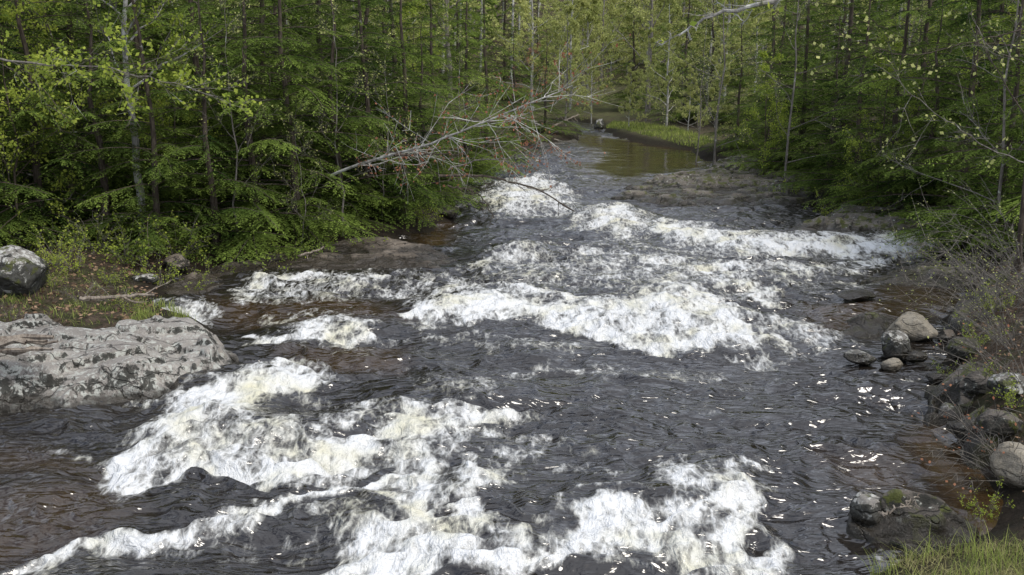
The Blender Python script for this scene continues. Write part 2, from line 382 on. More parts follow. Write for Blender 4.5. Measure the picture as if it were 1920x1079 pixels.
calm = np.maximum(pool, area([(1740,790),(1800,810),(1930,900),(1900,1000),(1830,1010),(1760,900),(1700,830)], .4))
calm = np.maximum(calm, 0.6*area([(1640,540),(1820,500),(1800,560),(1700,600)], .5))
brown = np.maximum.reduce([calm*(1-.3*pool), .8*area([(400,560),(700,560),(760,600),(520,615),(400,590)], .6), .8*area([(520,650),(760,640),(750,690),(560,690)], .4),
    .6*area([(-300,930),(200,900),(260,960),(100,1020),(-300,1079)], .5), .6*area([(-200,820),(60,830),(240,900),(0,880)], .4),
    .7*area([(1500,560),(1700,560),(1700,620),(1540,630)], .6), .8*area([(780,420),(860,415),(840,450),(780,470)], .5), .7*area([(1550,860),(1700,850),(1720,920),(1600,910)], .6),
    .4*area([(1080,290),(1300,290),(1200,345),(1120,350)], 2)])
def ridge(n): return 1-np.abs(n)*2
lf = 1-0.9*calm
fine = sm(60, 25, y)
amp = .65+.6*pn(x/4, y/3, 77)
h = 0.17*pn(x/3.0+0.3*pn(x/2, y/2, 30), y/1.5, 21)+amp*(0.12*ridge(pn(wx/2.3+wy*.15, wy/0.85, 22))+0.052*ridge(pn(wx/1.15-wy*.3, wy/0.48, 23)))
h += amp*(0.007*ridge(pn(wx/0.55+wy*.5, wy/0.26, 24)))*fine
h *= lf
dense = sm(0.30, 0.95, foam)
h += 0.24*drop*lf+0.09*bulk*lf*(0.6+0.8*pn(x/0.9, y/0.6, 31))
h += dense*(0.045*pn(x/0.32, y/0.24, 32)+0.08*pn(wx/0.6, wy/0.4, 33)+0.018*pn(x/0.14, y/0.11, 34)*fine)
crest = sm(0.14, 0.34, h)*0.24*(1-calm)
speck = sm(0.2, 0.8, pn(wx/0.9, wy/0.5, 41)+0.6*pn(wx/3, wy/3, 42))*0.26*(1-calm)
up = sm(17, 26, y)*0.10
foamA = np.maximum(foam, 0)+(crest+speck+up*(1-calm))*(1-np.minimum(foam, 1))
foamA *= 1-0.9*calm
sdr = sdpoly(x, y, RIV)
foamA += 0.15*sm(0.6, 0.0, np.abs(sdr))*(1-calm)*sm(-.3, .6, pn(x/1.5, y/1.5, 55))
h = h-0.13
i = np.arange(nr-1)[:, None]*ncx+np.arange(ncx-1)[None]
q = np.stack([i, i+1, i+1+ncx, i+ncx], -1).reshape(-1, 4)
keep = sdr[q[:, 0]] > -1.2; q = q[keep]
used = np.unique(q); rm = np.full(len(x), -1); rm[used] = np.arange(len(used)); q = rm[q]
wm = make_mesh("water", np.stack([x, y, h], 1)[used], q, [M_water], None, {"foam": foamA[used], "brown": brown[used], "calm": calm[used]}, True)
obj("water", wm, kind="structure")

# ------------------------------------------------------------------ rocks
def ledge(name, poly, H, edge, seed, mat, label, res=170, tilt=(0, 0), base=-0.35, rough=1.0, step_k=1.0):
    P = np.array([g(*q_) for q_ in poly]); lo = P.min(0)-0.3; hi = P.max(0)+0.3; c = (lo+hi)/2
    step = max(hi-lo)/res; xs = np.arange(lo[0], hi[0], step); ys = np.arange(lo[1], hi[1], step)
    X, Y = np.meshgrid(xs, ys); x = X.ravel(); y = Y.ravel()
    s = sdpoly(x+0.22*pn(x/0.9, y/0.9, seed)+.07*pn(x/.25, y/.25, seed+1), y+0.22*pn(x/0.9, y/0.9, seed+2)+.07*pn(x/.25, y/.25, seed+3), P)
    z = base+(H-base)*(0.55*sm(-0.05, edge*0.35, s)+0.45*sm(edge*.3, edge*2.6, s))
    ins = sm(0, edge, s)
    st = pn(x/1.3+y/4, y/0.7-x/4, seed+6)*2.2; stp = (np.floor(st)+sm(.8, 1.0, st-np.floor(st)))
    z += rough*ins*(0.10*pn(x/1.6, y/1.6, seed+5)+0.085*step_k*stp+0.04*pn(x/0.45, y/0.45, seed+7)+0.012*pn(x/.16, y/.16, seed+8))
    z += tilt[0]*(x-c[0])+tilt[1]*(y-c[1])
    nx = len(xs); ny = len(ys); i = np.arange(ny-1)[:, None]*nx+np.arange(nx-1)[None]
    q = np.stack([i, i+1, i+1+nx, i+nx], -1).reshape(-1, 4)
    q = q[(s[q] > -0.08).any(1)]; used = np.unique(q); rm = np.full(len(x), -1); rm[used] = np.arange(len(used)); q = rm[q]
    v = np.stack([x-c[0], y-c[1], z], 1)[used]
    v[:, :2] += 0.06*np.stack([vn3(v*4, seed), vn3(v*4, seed+9)], 1)
    me = make_mesh(name, v, q, [mat], None, {}, True)
    return obj(name, me, (c[0], c[1], 0), label=label, category="rock")

import bmesh
_ico = None
def boulder(name, loc, size, seed, mat, label, cuts=12, rot=0.0, tight=0.72, group=None):
    global _ico
    if _ico is None:
        bm = bmesh.new(); bmesh.ops.create_icosphere(bm, subdivisions=5, radius=1); 
        tm = bpy.data.meshes.new("tmp"); bm.to_mesh(tm); bm.free()
        v = np.empty(len(tm.vertices)*3); tm.vertices.foreach_get("co", v)
        f = np.empty(len(tm.polygons)*3, np.int32); tm.loops.foreach_get("vertex_index", f)
        _ico = (v.reshape(-1, 3), f.reshape(-1, 3)); bpy.data.meshes.remove(tm)
    v = _ico[0].copy(); r = np.random.default_rng(seed)
    for k in range(cuts):
        n = r.normal(size=3); n /= np.linalg.norm(n); dd = r.uniform(tight, 0.95)
        o = v@n-dd; v -= np.maximum(o, 0)[:, None]*n*0.96
    v *= (1+0.10*vn3(v*1.7+seed, seed)+0.05*vn3(v*4.5+seed, seed+1)+0.022*vn3(v*12, seed+2))[:, None]
    v *= np.array(size)
    me = bpy.data.meshes.new(name)
    f = _ico[1]; me.vertices.add(len(v)); me.vertices.foreach_set("co", v.astype(np.float32).ravel())
    me.loops.add(f.size); me.loops.foreach_set("vertex_index", f.ravel()); me.polygons.add(len(f))
    me.polygons.foreach_set("loop_start", np.arange(0, f.size, 3, dtype=np.int32))
    me.polygons.foreach_set("use_smooth", np.full(len(f), True)); me.materials.append(mat); me.update(calc_edges=True)
    o = obj(name, me, loc, (0, 0, rot), label=label, category="rock")
    if group: o["group"] = group
    return o

ledge("rock_ledge", [(-260,785),(0,772),(120,768),(250,756),(350,738),(430,706),(455,672),(420,625,.3),(310,592,.6),(200,582,.8),(60,580,.9),(-150,586,.9),(-350,640,.6)], 0.74, 0.22, 101, M_rockL, "broad grey lichen-covered bedrock ledge beside the rapids", 380, tilt=(-0.05, 0.04), rough=1.05, step_k=1.6)
ledge("rock_shelf", [(290,560),(300,520),(450,480),(560,458),(700,443),(810,452),(860,478),(840,503),(760,506),(640,500),(520,506),(440,522),(380,540)], 0.16, 0.5, 131, M_shelf, "low flat wet brown bedrock shelf at the water's edge", 300, rough=.7)
for k_, (pl, H_) in enumerate([([(1130,374),(1170,352),(1260,340),(1420,345),(1545,362),(1550,388),(1400,386),(1250,382)], .16), ([(1180,354),(1290,332),(1420,320),(1530,335),(1540,364),(1400,362),(1290,360)], .42), ([(1290,336),(1370,308),(1480,310),(1520,328),(1420,340)], .62)]):
    ledge("rock_ledge", pl, H_, .3, 151+k_*3, M_rockS, "thin dark layered ledge stepping down into the river", 200, rough=.7, step_k=2)
ledge("rock_ledge", [(1480,428),(1560,402),(1680,396),(1790,420),(1800,458),(1650,446),(1560,444)], 0.42, .35, 161, M_rockS, "layered dark ledge under overhanging hemlocks", 180, rough=1.0, step_k=1.8)
ledge("rock_ledge", [(1610,522),(1700,500),(1800,492),(1900,505),(1880,538),(1720,533)], 0.28, .35, 171, M_rockS, "low black wet rock by the brown shallows", 150)
ledge("rock_ledge", [(1525,632),(1560,600),(1640,585),(1720,592),(1700,634),(1600,642)], 0.28, .4, 181, M_rockD, "smooth dark rock awash at the river edge", 130)
ledge("gravel_bar", [(930,272),(1000,258),(1085,256),(1090,264),(1010,275)], 0.35, 1, 191, M_rockT, "pale stony bar at the head of the pool", 90)
ledge("rock_ledge", [(1745,790),(1740,730),(1790,690),(1880,690),(1930,760),(1870,810),(1800,800)], 0.5, .3, 195, M_rockD, "dark mossy bedrock at the foot of the bank", 180, rough=2.0)
ledge("rock_ledge", [(1780,600),(1800,560),(1880,545),(1960,570),(1960,640),(1860,660),(1790,650)], 0.75, .4, 197, M_rockD, "dark mossy ledge under leaf litter", 150, rough=1.9)
ledge("rock_ledge", [(1800,860),(1790,810),(1860,790),(1950,800),(1960,900),(1890,880)], 0.7, .3, 199, M_rockD, "broken dark rock face in the eroded bank", 150, rough=2.0)

boulder("boulder", (*g(25, 548, .6), 1.0), (0.88, .8, .66), 5, M_rockM, "large mossy lichen-spotted boulder on the leafy bank")
RK = [ # u,v(base), px width, aspect z, mat, label
 (1715,638,80,.72,M_rockT,"smooth rounded tan boulder at the shoreline"),
 (1682,670,58,.98,M_rockM,"angular black and white lichen-mottled stone"),
 (1614,678,50,.45,M_rockM,"small mossy grey stone in the shallows"),
 (1676,694,40,.6,M_rockT,"small tan stone at the water's edge"),
 (1779,640,34,.7,M_shelf,"small reddish-brown stone on the bank"),
 (1718,678,42,.5,M_rockD,"small green mossy stone at the shoreline"),
 (1815,668,70,.5,M_rockD,"mossy grey stone on the eroded bank"),
 (1845,735,70,.5,M_rockD,"dark stone jutting from the bank"),
 (1785,780,50,.45,M_rockM,"lichen-speckled stone at the bank foot"),
 (1820,820,64,.5,M_rockD,"dark mossy stone at the bank foot"),
 (1880,810,70,.6,M_rockD,"dark stone half buried in litter"),
 (1905,905,80,1.0,M_rockT,"tall rounded tan stone standing in the bank"),
 (1860,860,45,.5,M_rockD,"dark stone by the brown shallows"),
 (1760,715,40,.4,M_rockD,"small wet stone at the waterline"),
 (1900,740,70,.6,M_rockM,"mossy stone beneath tangled twigs"),
 (10,722,40,.6,M_rockT,"small pale stone beside the ledge"),
 (1000,243,24,.8,M_rockT,"small pale boulder near the far pool"),
 (1124,243,18,1.3,M_rockM,"small white-topped stone at the pool inlet"),
 (840,405,46,.5,M_rockD,"dark stone below the overhanging hemlock"),
 (1510,445,60,.3,M_rockD,"wet dark stone in the shallows"),
 (1610,560,70,.18,M_rockD,"low wet rock breaking the surface"),
 (330,500,50,.5,M_shelf,"small brown stone at the foot of the hemlocks"),
 (270,530,40,.5,M_rockM,"small mossy stone among fallen leaves"),
]
for k, (u, v, w, az, mt, lb) in enumerate(RK):
    X0 = g(u, v); zz = max(0.0, tz(*X0)*0.8)
    X0 = g(u, v, zz); r = w/F*math.hypot(X0[1], CH)/2*1.15
    boulder("stone", (X0[0], X0[1]+r*.4, zz+r*az*0.45), (r, r*.85, r*az*1.05), 40+k, mt, lb, rot=k*1.3, group="stones along the river bank", tight=.66)
ledge("rock_ledge", [(1585,985),(1600,935),(1680,925),(1760,945),(1830,1000),(1825,1035),(1740,1040),(1640,1015)], 0.34, .25, 201, M_rockD, "low dark moss-topped rock in shallow brown water", 150, rough=1.6)
xx = g(1640, 985); boulder("boulder", (xx[0], xx[1]+.1, .18), (.30, .26, .26), 93, M_rockM, "angular dark rock with white lichen patches in shallows", tight=.5)

# ------------------------------------------------------------------ trees
def unit(a): return a/(np.linalg.norm(a, axis=-1, keepdims=True)+1e-9)
def hemlock(seed, H=15.0, Lmax=3.8, z0=0.2, dens=1.0, lean=0.0):
    r = np.random.default_rng(seed); tr = MB(); cr = MB()
    zs = np.linspace(-0.4, H, 14); wob = np.cumsum(r.normal(0, .05, (14, 2)), 0)
    tp = np.column_stack([wob[:, 0]+lean*zs, wob[:, 1], zs]); tr.tube(tp, 0.15*(1-zs/H*0.93).clip(0.05), 8)
    n = int(H*7.8*dens); az = r.uniform(0, 6.28); gap = r.uniform(0, 6.28)
    for k in range(n):
        f = (k+r.uniform(0, 1))/n; z = z0+(H-z0)*f**1.6; az += 2.4+r.normal(0, .7)
        if cos(az-gap-z*.8) > .92: continue
        L = Lmax*((1-z/H)**0.7+0.06)*r.choice([r.uniform(.4, .8), r.uniform(.85, 1.22)])
        bx = np.interp(z, zs, tp[:, 0]); by = np.interp(z, zs, tp[:, 1])
        dr = np.array([cos(az), sin(az), 0]); sd = np.array([-sin(az), cos(az), 0])
        t = np.linspace(0, 1, 7); up = r.uniform(.05, .45); dp = r.uniform(.15, .5); sw = r.normal(0, .15)
        if z < 1.2: dp = r.uniform(.05, .3); up = .12
        B = np.array([bx, by, z])+dr*(L*t)[:, None]+sd*(L*sw*t*t)[:, None]; B[:, 2] += L*(up*t-dp*t*t)
        tr.tube(B, 0.022*(L/3)*(1-0.85*t)+0.003, 3)
        bt = r.uniform(-.14, .14)
        nl = int(L/0.11)+4
        for j in range(nl):
            tj = 0.08+0.92*(j+r.uniform(0, .8))/nl
            if tj > 1 or r.uniform() < 0.08: continue
            c = np.array([np.interp(tj, t, B[:, a]) for a in range(3)])
            side = 1 if j % 2 else -1
            l = (0.42*L*(1-tj)**.7+0.24)*r.uniform(.5, 1.2)*(1 if tj > .25 else .6)
            ang = r.uniform(.55, 1.05)
            ld = dr*cos(ang)+sd*side*sin(ang); ld[2] += r.uniform(-.22, .05)-dp*tj*.8; ld = ld/np.linalg.norm(ld)
            m_ = max(5, int(l/0.045)); s = (np.arange(m_)+r.uniform(0, 1, m_))/m_
            pp = c+ld*(l*s)[:, None]; pp[:, 2] -= 0.22*l*s*s
            sd2 = np.cross(ld, [0, 0, 1]); sd2 /= np.linalg.norm(sd2)+1e-9
            sg = np.where(np.arange(m_) % 2, 1, -1)[:, None]
            dl = unit(ld*0.85+sd2*sg*0.62+r.normal(0, .16, (m_, 3))+np.array([0, 0, -.12]))
            nrm = unit(np.array([0, 0, 1.0])+r.normal(0, .25, (m_, 3)))
            w = unit(np.cross(dl, nrm))*(0.020*r.uniform(.7, 1.4, m_))[:, None]
            LL = (0.19*(1-.45*s)*r.uniform(.7, 1.3, m_))[:, None]
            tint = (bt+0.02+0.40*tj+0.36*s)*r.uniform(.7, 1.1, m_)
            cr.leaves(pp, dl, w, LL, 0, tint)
    return tr.build("hemlock_trunk", [M_barkd]), cr.build("hemlock_crown", [M_hem])

def decid(seed, H=12.0, r0=0.13, leafmat=None, barkm=None, leafn=10, limb0=0.2, nl=16, leafsz=0.07, spread=.34, lean=(0, 0)):
    r = np.random.default_rng(seed); tr = MB(); cr = MB()
    zs = np.linspace(-0.3, H, 16); wob = np.cumsum(r.normal(0, .06, (16, 2)), 0)
    tp = np.column_stack([wob[:, 0]+lean[0]*zs, wob[:, 1]+lean[1]*zs, zs]); tr.tube(tp, r0*(1-zs/H*0.93).clip(.06), 8)
    def branch(p, d_, L, R, lv):
        n = 6; pts = [p]; dd = d_.copy()
        for _ in range(n-1):
            dd = unit(dd+r.normal(0, .16, 3)+np.array([0, 0, .05])); pts.append(pts[-1]+dd*L/(n-1))
        pts = np.array(pts); rr = np.linspace(R, R*.3, n)
        (tr if lv == 0 else cr).tube(pts, rr, 4 if lv == 0 else 3, 0)
        if lv < 2:
            for k in range(6 if lv == 0 else 5):
                t = r.uniform(.25, 1); ii = min(int(t*(n-1)), n-2); c = pts[ii]+(pts[ii+1]-pts[ii])*(t*(n-1)-ii)
                nd = unit(unit(pts[ii+1]-pts[ii])+r.normal(0, .6, 3)); branch(c, nd, L*r.uniform(.35, .6)*(1.15-t*.5), max(R*.45, .004), lv+1)
        if lv >= 1 and leafn > 0:
            m_ = r.poisson(leafn if lv == 2 else leafn*.5)
            if m_:
                t = r.uniform(.2, 1.05, m_)*(n-1); ii = np.clip(t.astype(int), 0, n-2); c = pts[ii]+(pts[ii+1]-pts[ii])*(t-ii)[:, None]
                c = c+r.normal(0, .07, (m_, 3)); dl = unit(r.normal(0, 1, (m_, 3))+np.array([0, 0, -.4])); w = unit(np.cross(dl, r.normal(0, 1, (m_, 3))))
                s = leafsz*r.uniform(.6, 1.4, m_)[:, None]; cr.leaves(c, dl, w*s*.38, s, 1, r.uniform(.1, 1, m_))
    for k in range(nl):
        f = limb0+(1-limb0)*(k+r.uniform(0, 1))/nl; z = f*H; az = k*2.4+r.normal(0, .5)
        p = np.array([np.interp(z, zs, tp[:, 0]), np.interp(z, zs, tp[:, 1]), z]); e = r.uniform(.25, .9)
        branch(p, np.array([cos(az)*cos(e), sin(az)*cos(e), sin(e)]), H*spread*(1.15-f)*r.uniform(.7, 1.2), r0*.35*(1.2-f), 0)
    return tr.build("tree_trunk", [barkm]), cr.build("tree_crown", [M_twig, leafmat])

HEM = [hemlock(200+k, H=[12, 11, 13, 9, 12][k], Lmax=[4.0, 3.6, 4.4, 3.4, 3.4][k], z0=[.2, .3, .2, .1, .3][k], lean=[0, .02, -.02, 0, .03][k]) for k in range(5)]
MAP = [decid(300+k, H=[9, 8, 11][k], r0=[.06, .05, .09][k], leafmat=M_maple, barkm=M_barkd, leafn=9, limb0=.12, leafsz=.09, spread=.36) for k in range(3)]
PAL = [decid(320+k, H=[17, 14, 19][k], r0=[.15, .11, .18][k], leafmat=M_pale, barkm=[M_barkp, M_barkp, M_barkg][k], leafn=18, limb0=.10, nl=24, leafsz=.15, spread=.24) for k in range(3)]
BAR = [decid(340+k, H=[9, 7, 12][k], r0=[.04, .03, .06][k], leafmat=M_pale, barkm=M_barkg, leafn=1.0, limb0=.15, nl=15, leafsz=.07, spread=.3) for k in range(3)]
REDT = [decid(360, H=7, r0=.05, leafmat=M_red, barkm=M_barkg, leafn=2, limb0=.3, nl=12, leafsz=.07, spread=.4)]
KIND = {
 'hem': (HEM, "hemlock_tree", "feathery green hemlock on the river bank", "hemlock", "hemlocks lining the river"),
 'map': (MAP, "maple_tree", "slender maple with sparse fresh yellow-green leaves", "tree", "young leafy maples on the banks"),
 'pal': (PAL, "birch_tree", "tall thin tree with pale spring foliage beyond the pool", "tree", "pale spring trees beyond the pool"),
 'bar': (BAR, "bare_tree", "thin grey nearly leafless sapling among hemlocks", "tree", "bare saplings in the woods"),
 'red': (REDT, "red_maple_tree", "small red maple with reddish buds over water", "tree", "budding red maples"),
}
placed = []
def plant(kind, x, y, s=1.0, var=None, rot=None, tilt=(0, 0), label=None, dz=0):
    ms, nm, lb, ct, gp = KIND[kind]; k = len(placed)
    tr, cr = ms[(k if var is None else var) % len(ms)]
    placed.append((x, y))
    thing(nm, [("trunk", tr), ("crown", cr)], (x, y, tz(x, y)-.05+dz), (tilt[0], tilt[1], rot if rot is not None else (k*2.39) % 6.28), (s, s, s), label=label or lb, category=ct, group=gp)
def plantpx(kind, u, v, back=0, z=.4, **k):
    X0 = g(u, v, z); plant(kind, X0[0], X0[1]+back, **k)

LF = [(-220,500,1.0,0),(-40,475,.9,2),(90,460,.95,1),(210,458,.9,3),(310,465,.75,4),(400,458,.85,3),(480,445,.9,1),(560,435,.9,0),(640,420,.95,3),(700,406,.85,4),(760,390,.9,1),(800,362,.8,3),(820,335,.9,0),(870,308,.95,1),(915,283,.9,4),(960,264,.8,3),(1020,250,.7,1)]
for k, (u, v, s, va) in enumerate(LF): plantpx('hem', u, v, s=s, var=va)
for k, (u, v, s, va) in enumerate([(-100,430,1.1,1),(60,415,1.1,0),(170,410,1.15,2),(290,412,1.1,4),(390,405,1.1,2),(500,395,1.1,0),(610,378,1.1,2),(690,360,1.1,1),(750,335,1.1,4)]): plantpx('hem', u, v, s=s, var=va)
RF = [(2010,495,.9,0),(1940,475,.9,3),(1870,450,.85,1),(1800,415,.95,2),(1730,395,.85,3),(1660,380,.9,4),(1600,362,.85,1),(1550,340,.8,3),(1500,315,.9,2),(1440,297,.75,3),(1380,284,.7,4),(1450,280,1.0,1),(1570,325,1.1,2),(1700,355,1.1,1),(1850,400,1.1,0)]
for k, (u, v, s, va) in enumerate(RF): plantpx('hem', u, v, s=s, var=va)
r_ = np.random.default_rng(99)
def scatter(kind_w, n, xr, yr, smin, mind, smax=200, cond=None, sc=(.8, 1.15)):
    c = 0; tries = 0
    while c < n and tries < n*40:
        tries += 1
        x = r_.uniform(*xr); y = r_.uniform(*yr)
        if abs(x) > 0.58*y+3: continue
        if cond and not cond(x, y): continue
        s = -float(sdpoly(np.array([x]), np.array([y]), RIV)[0])
        if s < smin or s > smax: continue
        if any((x-a)**2+(y-b)**2 < mind**2 for a, b in placed): continue
        kd = r_.choice(list(kind_w.keys()), p=list(kind_w.values())); plant(kd, x, y, s=r_.uniform(*sc)); c += 1
scatter({'hem': .84, 'map': .08, 'bar': .08}, 32, (-45, 0), (26, 80), 6.0, 3.4, 60, None, (1.0, 1.35))
scatter({'hem': .78, 'map': .11, 'bar': .11}, 27, (8, 50), (30, 85), 6.0, 3.4, 60, None, (1.0, 1.35))
ang_c = lambda x, y: 0.02 < x/y < 0.25
scatter({'pal': .78, 'bar': .12, 'hem': .10}, 42, (0, 45), (84, 150), 2.0, 3.2, 200, ang_c, (.8, 1.2))
scatter({'hem': .6, 'pal': .33, 'bar': .07}, 38, (-70, 90), (78, 140), 3.0, 3.8, 200, lambda x, y: not ang_c(x, y), (1.1, 1.5))
plantpx('map', 30, 480, s=.9, var=1); plantpx('map', 150, 445, s=1.0, var=0); plantpx('map', 330, 435, s=.8, var=1)
for u, v, s, va in [(640,430,.9,0),(560,450,.7,1),(860,350,.8,0),(720,410,.9,1),(450,455,.9,0)]: plantpx('bar', u, v, s=s, var=va)
plantpx('red', 990, 262, s=.9)
plantpx('bar', 1340, 315, s=1.1, var=2); plantpx('bar', 1310, 288, s=1.1, var=0); plantpx('map', 1440, 330, s=.8, var=1); plantpx('bar', 1480, 350, s=1.0, var=2); plantpx('map', 1640, 385, s=.7, var=0)
plantpx('pal', 1345, 275, s=.5, var=1); plantpx('pal', 1250, 245, s=.6, var=0); plantpx('pal', 1060, 236, s=.5, var=2); plantpx('pal', 1180, 240, s=.35, var=1); plantpx('pal', 1110, 222, s=.4, var=0); plantpx('pal', 1210, 232, s=.4, var=2); plantpx('pal', 1290, 252, s=.35, var=1)
plantpx('bar', 1850, 480, s=.9, var=2)

def solo(name, seed, u, v, H, r0, bm, lm, leafn, label, limb0=.25, lean=(0, 0), spread=.3):
    X0 = g(u, v); tr, cr = decid(seed, H, r0, lm, bm, leafn, limb0, 16, .08, spread, lean)
    thing(name, [("trunk", tr), ("crown", cr)], (X0[0], X0[1], tz(*X0)-.05), label=label, category="tree")
solo("birch_tree", 411, 268, 475, 12, .14, M_barkp, M_maple, 4, "pale-barked straight tree among dark hemlocks", .35)
solo("dead_tree", 412, 1900, 560, 10, .08, M_barkd, M_pale, .6, "slim dark lichen-flecked tree leaning over the bank", .3, (-.03, 0), .35)

# ---------------- free limbs
def limb(name, pts, R0, R1, seed, barkm, leafm, leafn, label, cat, twl=1.0, ntw=14, droop=0.0, leafsz=.08, tw=1.0):
    r = np.random.default_rng(seed); mb = MB(); cr = MB(); P = np.array(pts, float)
    t0 = np.linspace(0, 1, len(P)); t = np.linspace(0, 1, 22); C = np.column_stack([np.interp(t, t0, P[:, a]) for a in range(3)])
    for _ in range(2): C[1:-1] = (C[:-2]+2*C[1:-1]+C[2:])/4
    C += r.normal(0, .018, C.shape); org = C[0].copy(); C -= org
    mb.tube(C, np.linspace(R0, R1, 22), 7)
    for k in range(ntw):
        tj = .15+.85*(k+r.uniform(0, 1))/ntw; ii = min(int(tj*21), 20); c = C[ii]; fw = unit(C[ii+1]-C[ii])
        dd = unit(fw*.8+r.normal(0, .6, 3)+np.array([0, 0, -droop])); L = twl*r.uniform(.4, 1.1); pts_ = [c]
        for _ in range(5): dd = unit(dd+r.normal(0, .15, 3)); pts_.append(pts_[-1]+dd*L/5)
        pts_ = np.array(pts_); mb.tube(pts_, np.linspace(R1*.7+.003, .003, 6)*tw, 3)
        for q_ in range(5):
            c2 = pts_[r.integers(1, 5)]; d2 = unit(dd+r.normal(0, .6, 3)); l2 = L*r.uniform(.2, .5)
            p2 = np.array([c2, c2+d2*l2*.5+r.normal(0, .02, 3), c2+d2*l2]); mb.tube(p2, np.array([.006, .005, .003])*tw, 3)
            n_ = r.poisson(leafn)
            if n_:
                cc = c2+d2*(l2*r.uniform(.2, 1.05, n_))[:, None]+r.normal(0, .05, (n_, 3)); dl = unit(r.normal(0, 1, (n_, 3))); w = unit(np.cross(dl, r.normal(0, 1, (n_, 3))))
                s = leafsz*r.uniform(.6, 1.4, n_)[:, None]; cr.leaves(cc, dl, w*s*.38, s, 0, r.uniform(.1, 1, n_))
    parts = [("limb", mb.build("limb", [barkm]))]
    if cr.n: parts.append(("leaves", cr.build("limb_leaves", [leafm])))
    thing(name, parts, tuple(org), label=label, category=cat)
limb("tree_branch", [p3(620,330,31), p3(690,302,30), p3(780,280,28.5), p3(850,252,28), p3(960,208,27.5), p3(1075,160,27.5)], .05, .014, 1, M_barkp, M_red, 3, "long pale leaning limb with reddish buds over water", "branch", 2.3, 46)
limb("tree_branch", [p3(740,292,28), p3(800,290,28), p3(860,291,28)], .04, .015, 2, M_barkd, M_hem, 0, "dark dead limb reaching over the bank", "branch", 1.0, 10)
limb("dead_branch", [p3(820,330,30), p3(870,328,30), p3(935,335,30), p3(1010,355,30), p3(1075,395,30)], .045, .018, 3, M_barkd, M_hem, 0, "bare dark branch arching down to the rapids", "branch", .9, 12, .3)
limb("dead_branch", [p3(840,350,30), p3(880,355,30), p3(905,370,30), p3(925,410,30)], .03, .012, 4, M_barkd, M_hem, 0, "thin dead branch dipping into the river", "branch", .7, 9, .4)
limb("dead_branch", [p3(840,318,30), p3(900,300,30), p3(970,296,29.5), p3(1030,280,29)], .025, .008, 14, M_twig, M_red, 2, "bare twiggy branch spreading over the water", "branch", 1.6, 18)
limb("tree_branch", [p3(-120,95,17), p3(0,110,17), p3(100,122,17), p3(200,125,17), p3(300,150,17), p3(400,180,17.3)], .022, .005, 5, M_barkg, M_maple, 7, "thin grey limb with sprays of bright new leaves", "branch", 1.3, 26, leafsz=.075, tw=.6)
limb("tree_branch", [p3(1520,-60,13), p3(1460,0,13), p3(1390,18,13), p3(1320,34,13), p3(1268,70,13)], .04, .012, 6, M_barkp, M_maple, 0.3, "lichen-crusted branch hanging above the river", "branch", .4, 12, .1, tw=.8)
limb("tree_branch", [p3(1990,40,19), p3(1850,70,19), p3(1700,110,19), p3(1560,60,19)], .015, .004, 7, M_barkd, M_pale, 1.5, "thin bare branches reaching across dark hemlocks", "branch", 1.6, 16, tw=.7)
limb("tree_branch", [p3(1990,330,19), p3(1850,280,19), p3(1740,200,19), p3(1640,120,19)], .015, .004, 8, M_barkg, M_pale, 1.0, "thin branch rising from the bank", "branch", 1.4, 12, tw=.7)
limb("fallen_log", [np.array([*g(870, 290), .9]), np.array([*g(1010, 268), .5])], .10, .05, 9, M_wood, M_hem, 0, "weathered log lying by the far pool", "log", .8, 8)
limb("fallen_log", [np.array([*g(1010, 262), .5]), np.array([*g(1085, 238), 1.0])], .10, .05, 19, M_wood, M_hem, 0, "grey driftwood log slanting by the pool inlet", "log", 1.2, 10)
a_ = g(150, 575, .55); b_ = g(290, 562, .5); limb("driftwood_stick", [np.array([*a_, .72]), np.array([*b_, .62])], .05, .03, 11, M_wood, M_hem, 0, "broken grey stick lying on the bank", "stick", .6, 6)
a_ = g(560, 480, .3); b_ = g(610, 468, .3); limb("driftwood_stick", [np.array([*a_, .3]), np.array([*b_, .36])], .035, .02, 12, M_wood, M_hem, 0, "short stick on the wet shelf rock", "stick", .3, 2)
a_ = g(1650, 975, .4); b_ = g(1725, 935, .6); limb("driftwood_stick", [np.array([*a_, .45]), np.array([*b_, .65])], .014, .009, 13, M_wood, M_hem, 0, "pale broken twig caught on the rock", "stick", .2, 3)

mb = MB(); r = np.random.default_rng(3)
for k in range(9):
    y0 = r.uniform(-.16, .16); z0 = r.uniform(-.1, .12); L = r.uniform(.9, 1.5)
    t = np.linspace(0, 1, 8); P = np.column_stack([-1.2+L*t*1.4, y0+.03*r.normal(0, 1, 8), z0+.02*r.normal(0, 1, 8)]); mb.tube(P, .05*r.uniform(.7, 1.5)*(1-.5*t**3), 5)
xx = g(30, 668, .9); me = mb.build("rotten_log", [M_wood]); obj("rotten_log", me, (xx[0], xx[1], 1.10), (0, 0, -.05), label="rotten splintered grey log lying on the ledge", category="log")

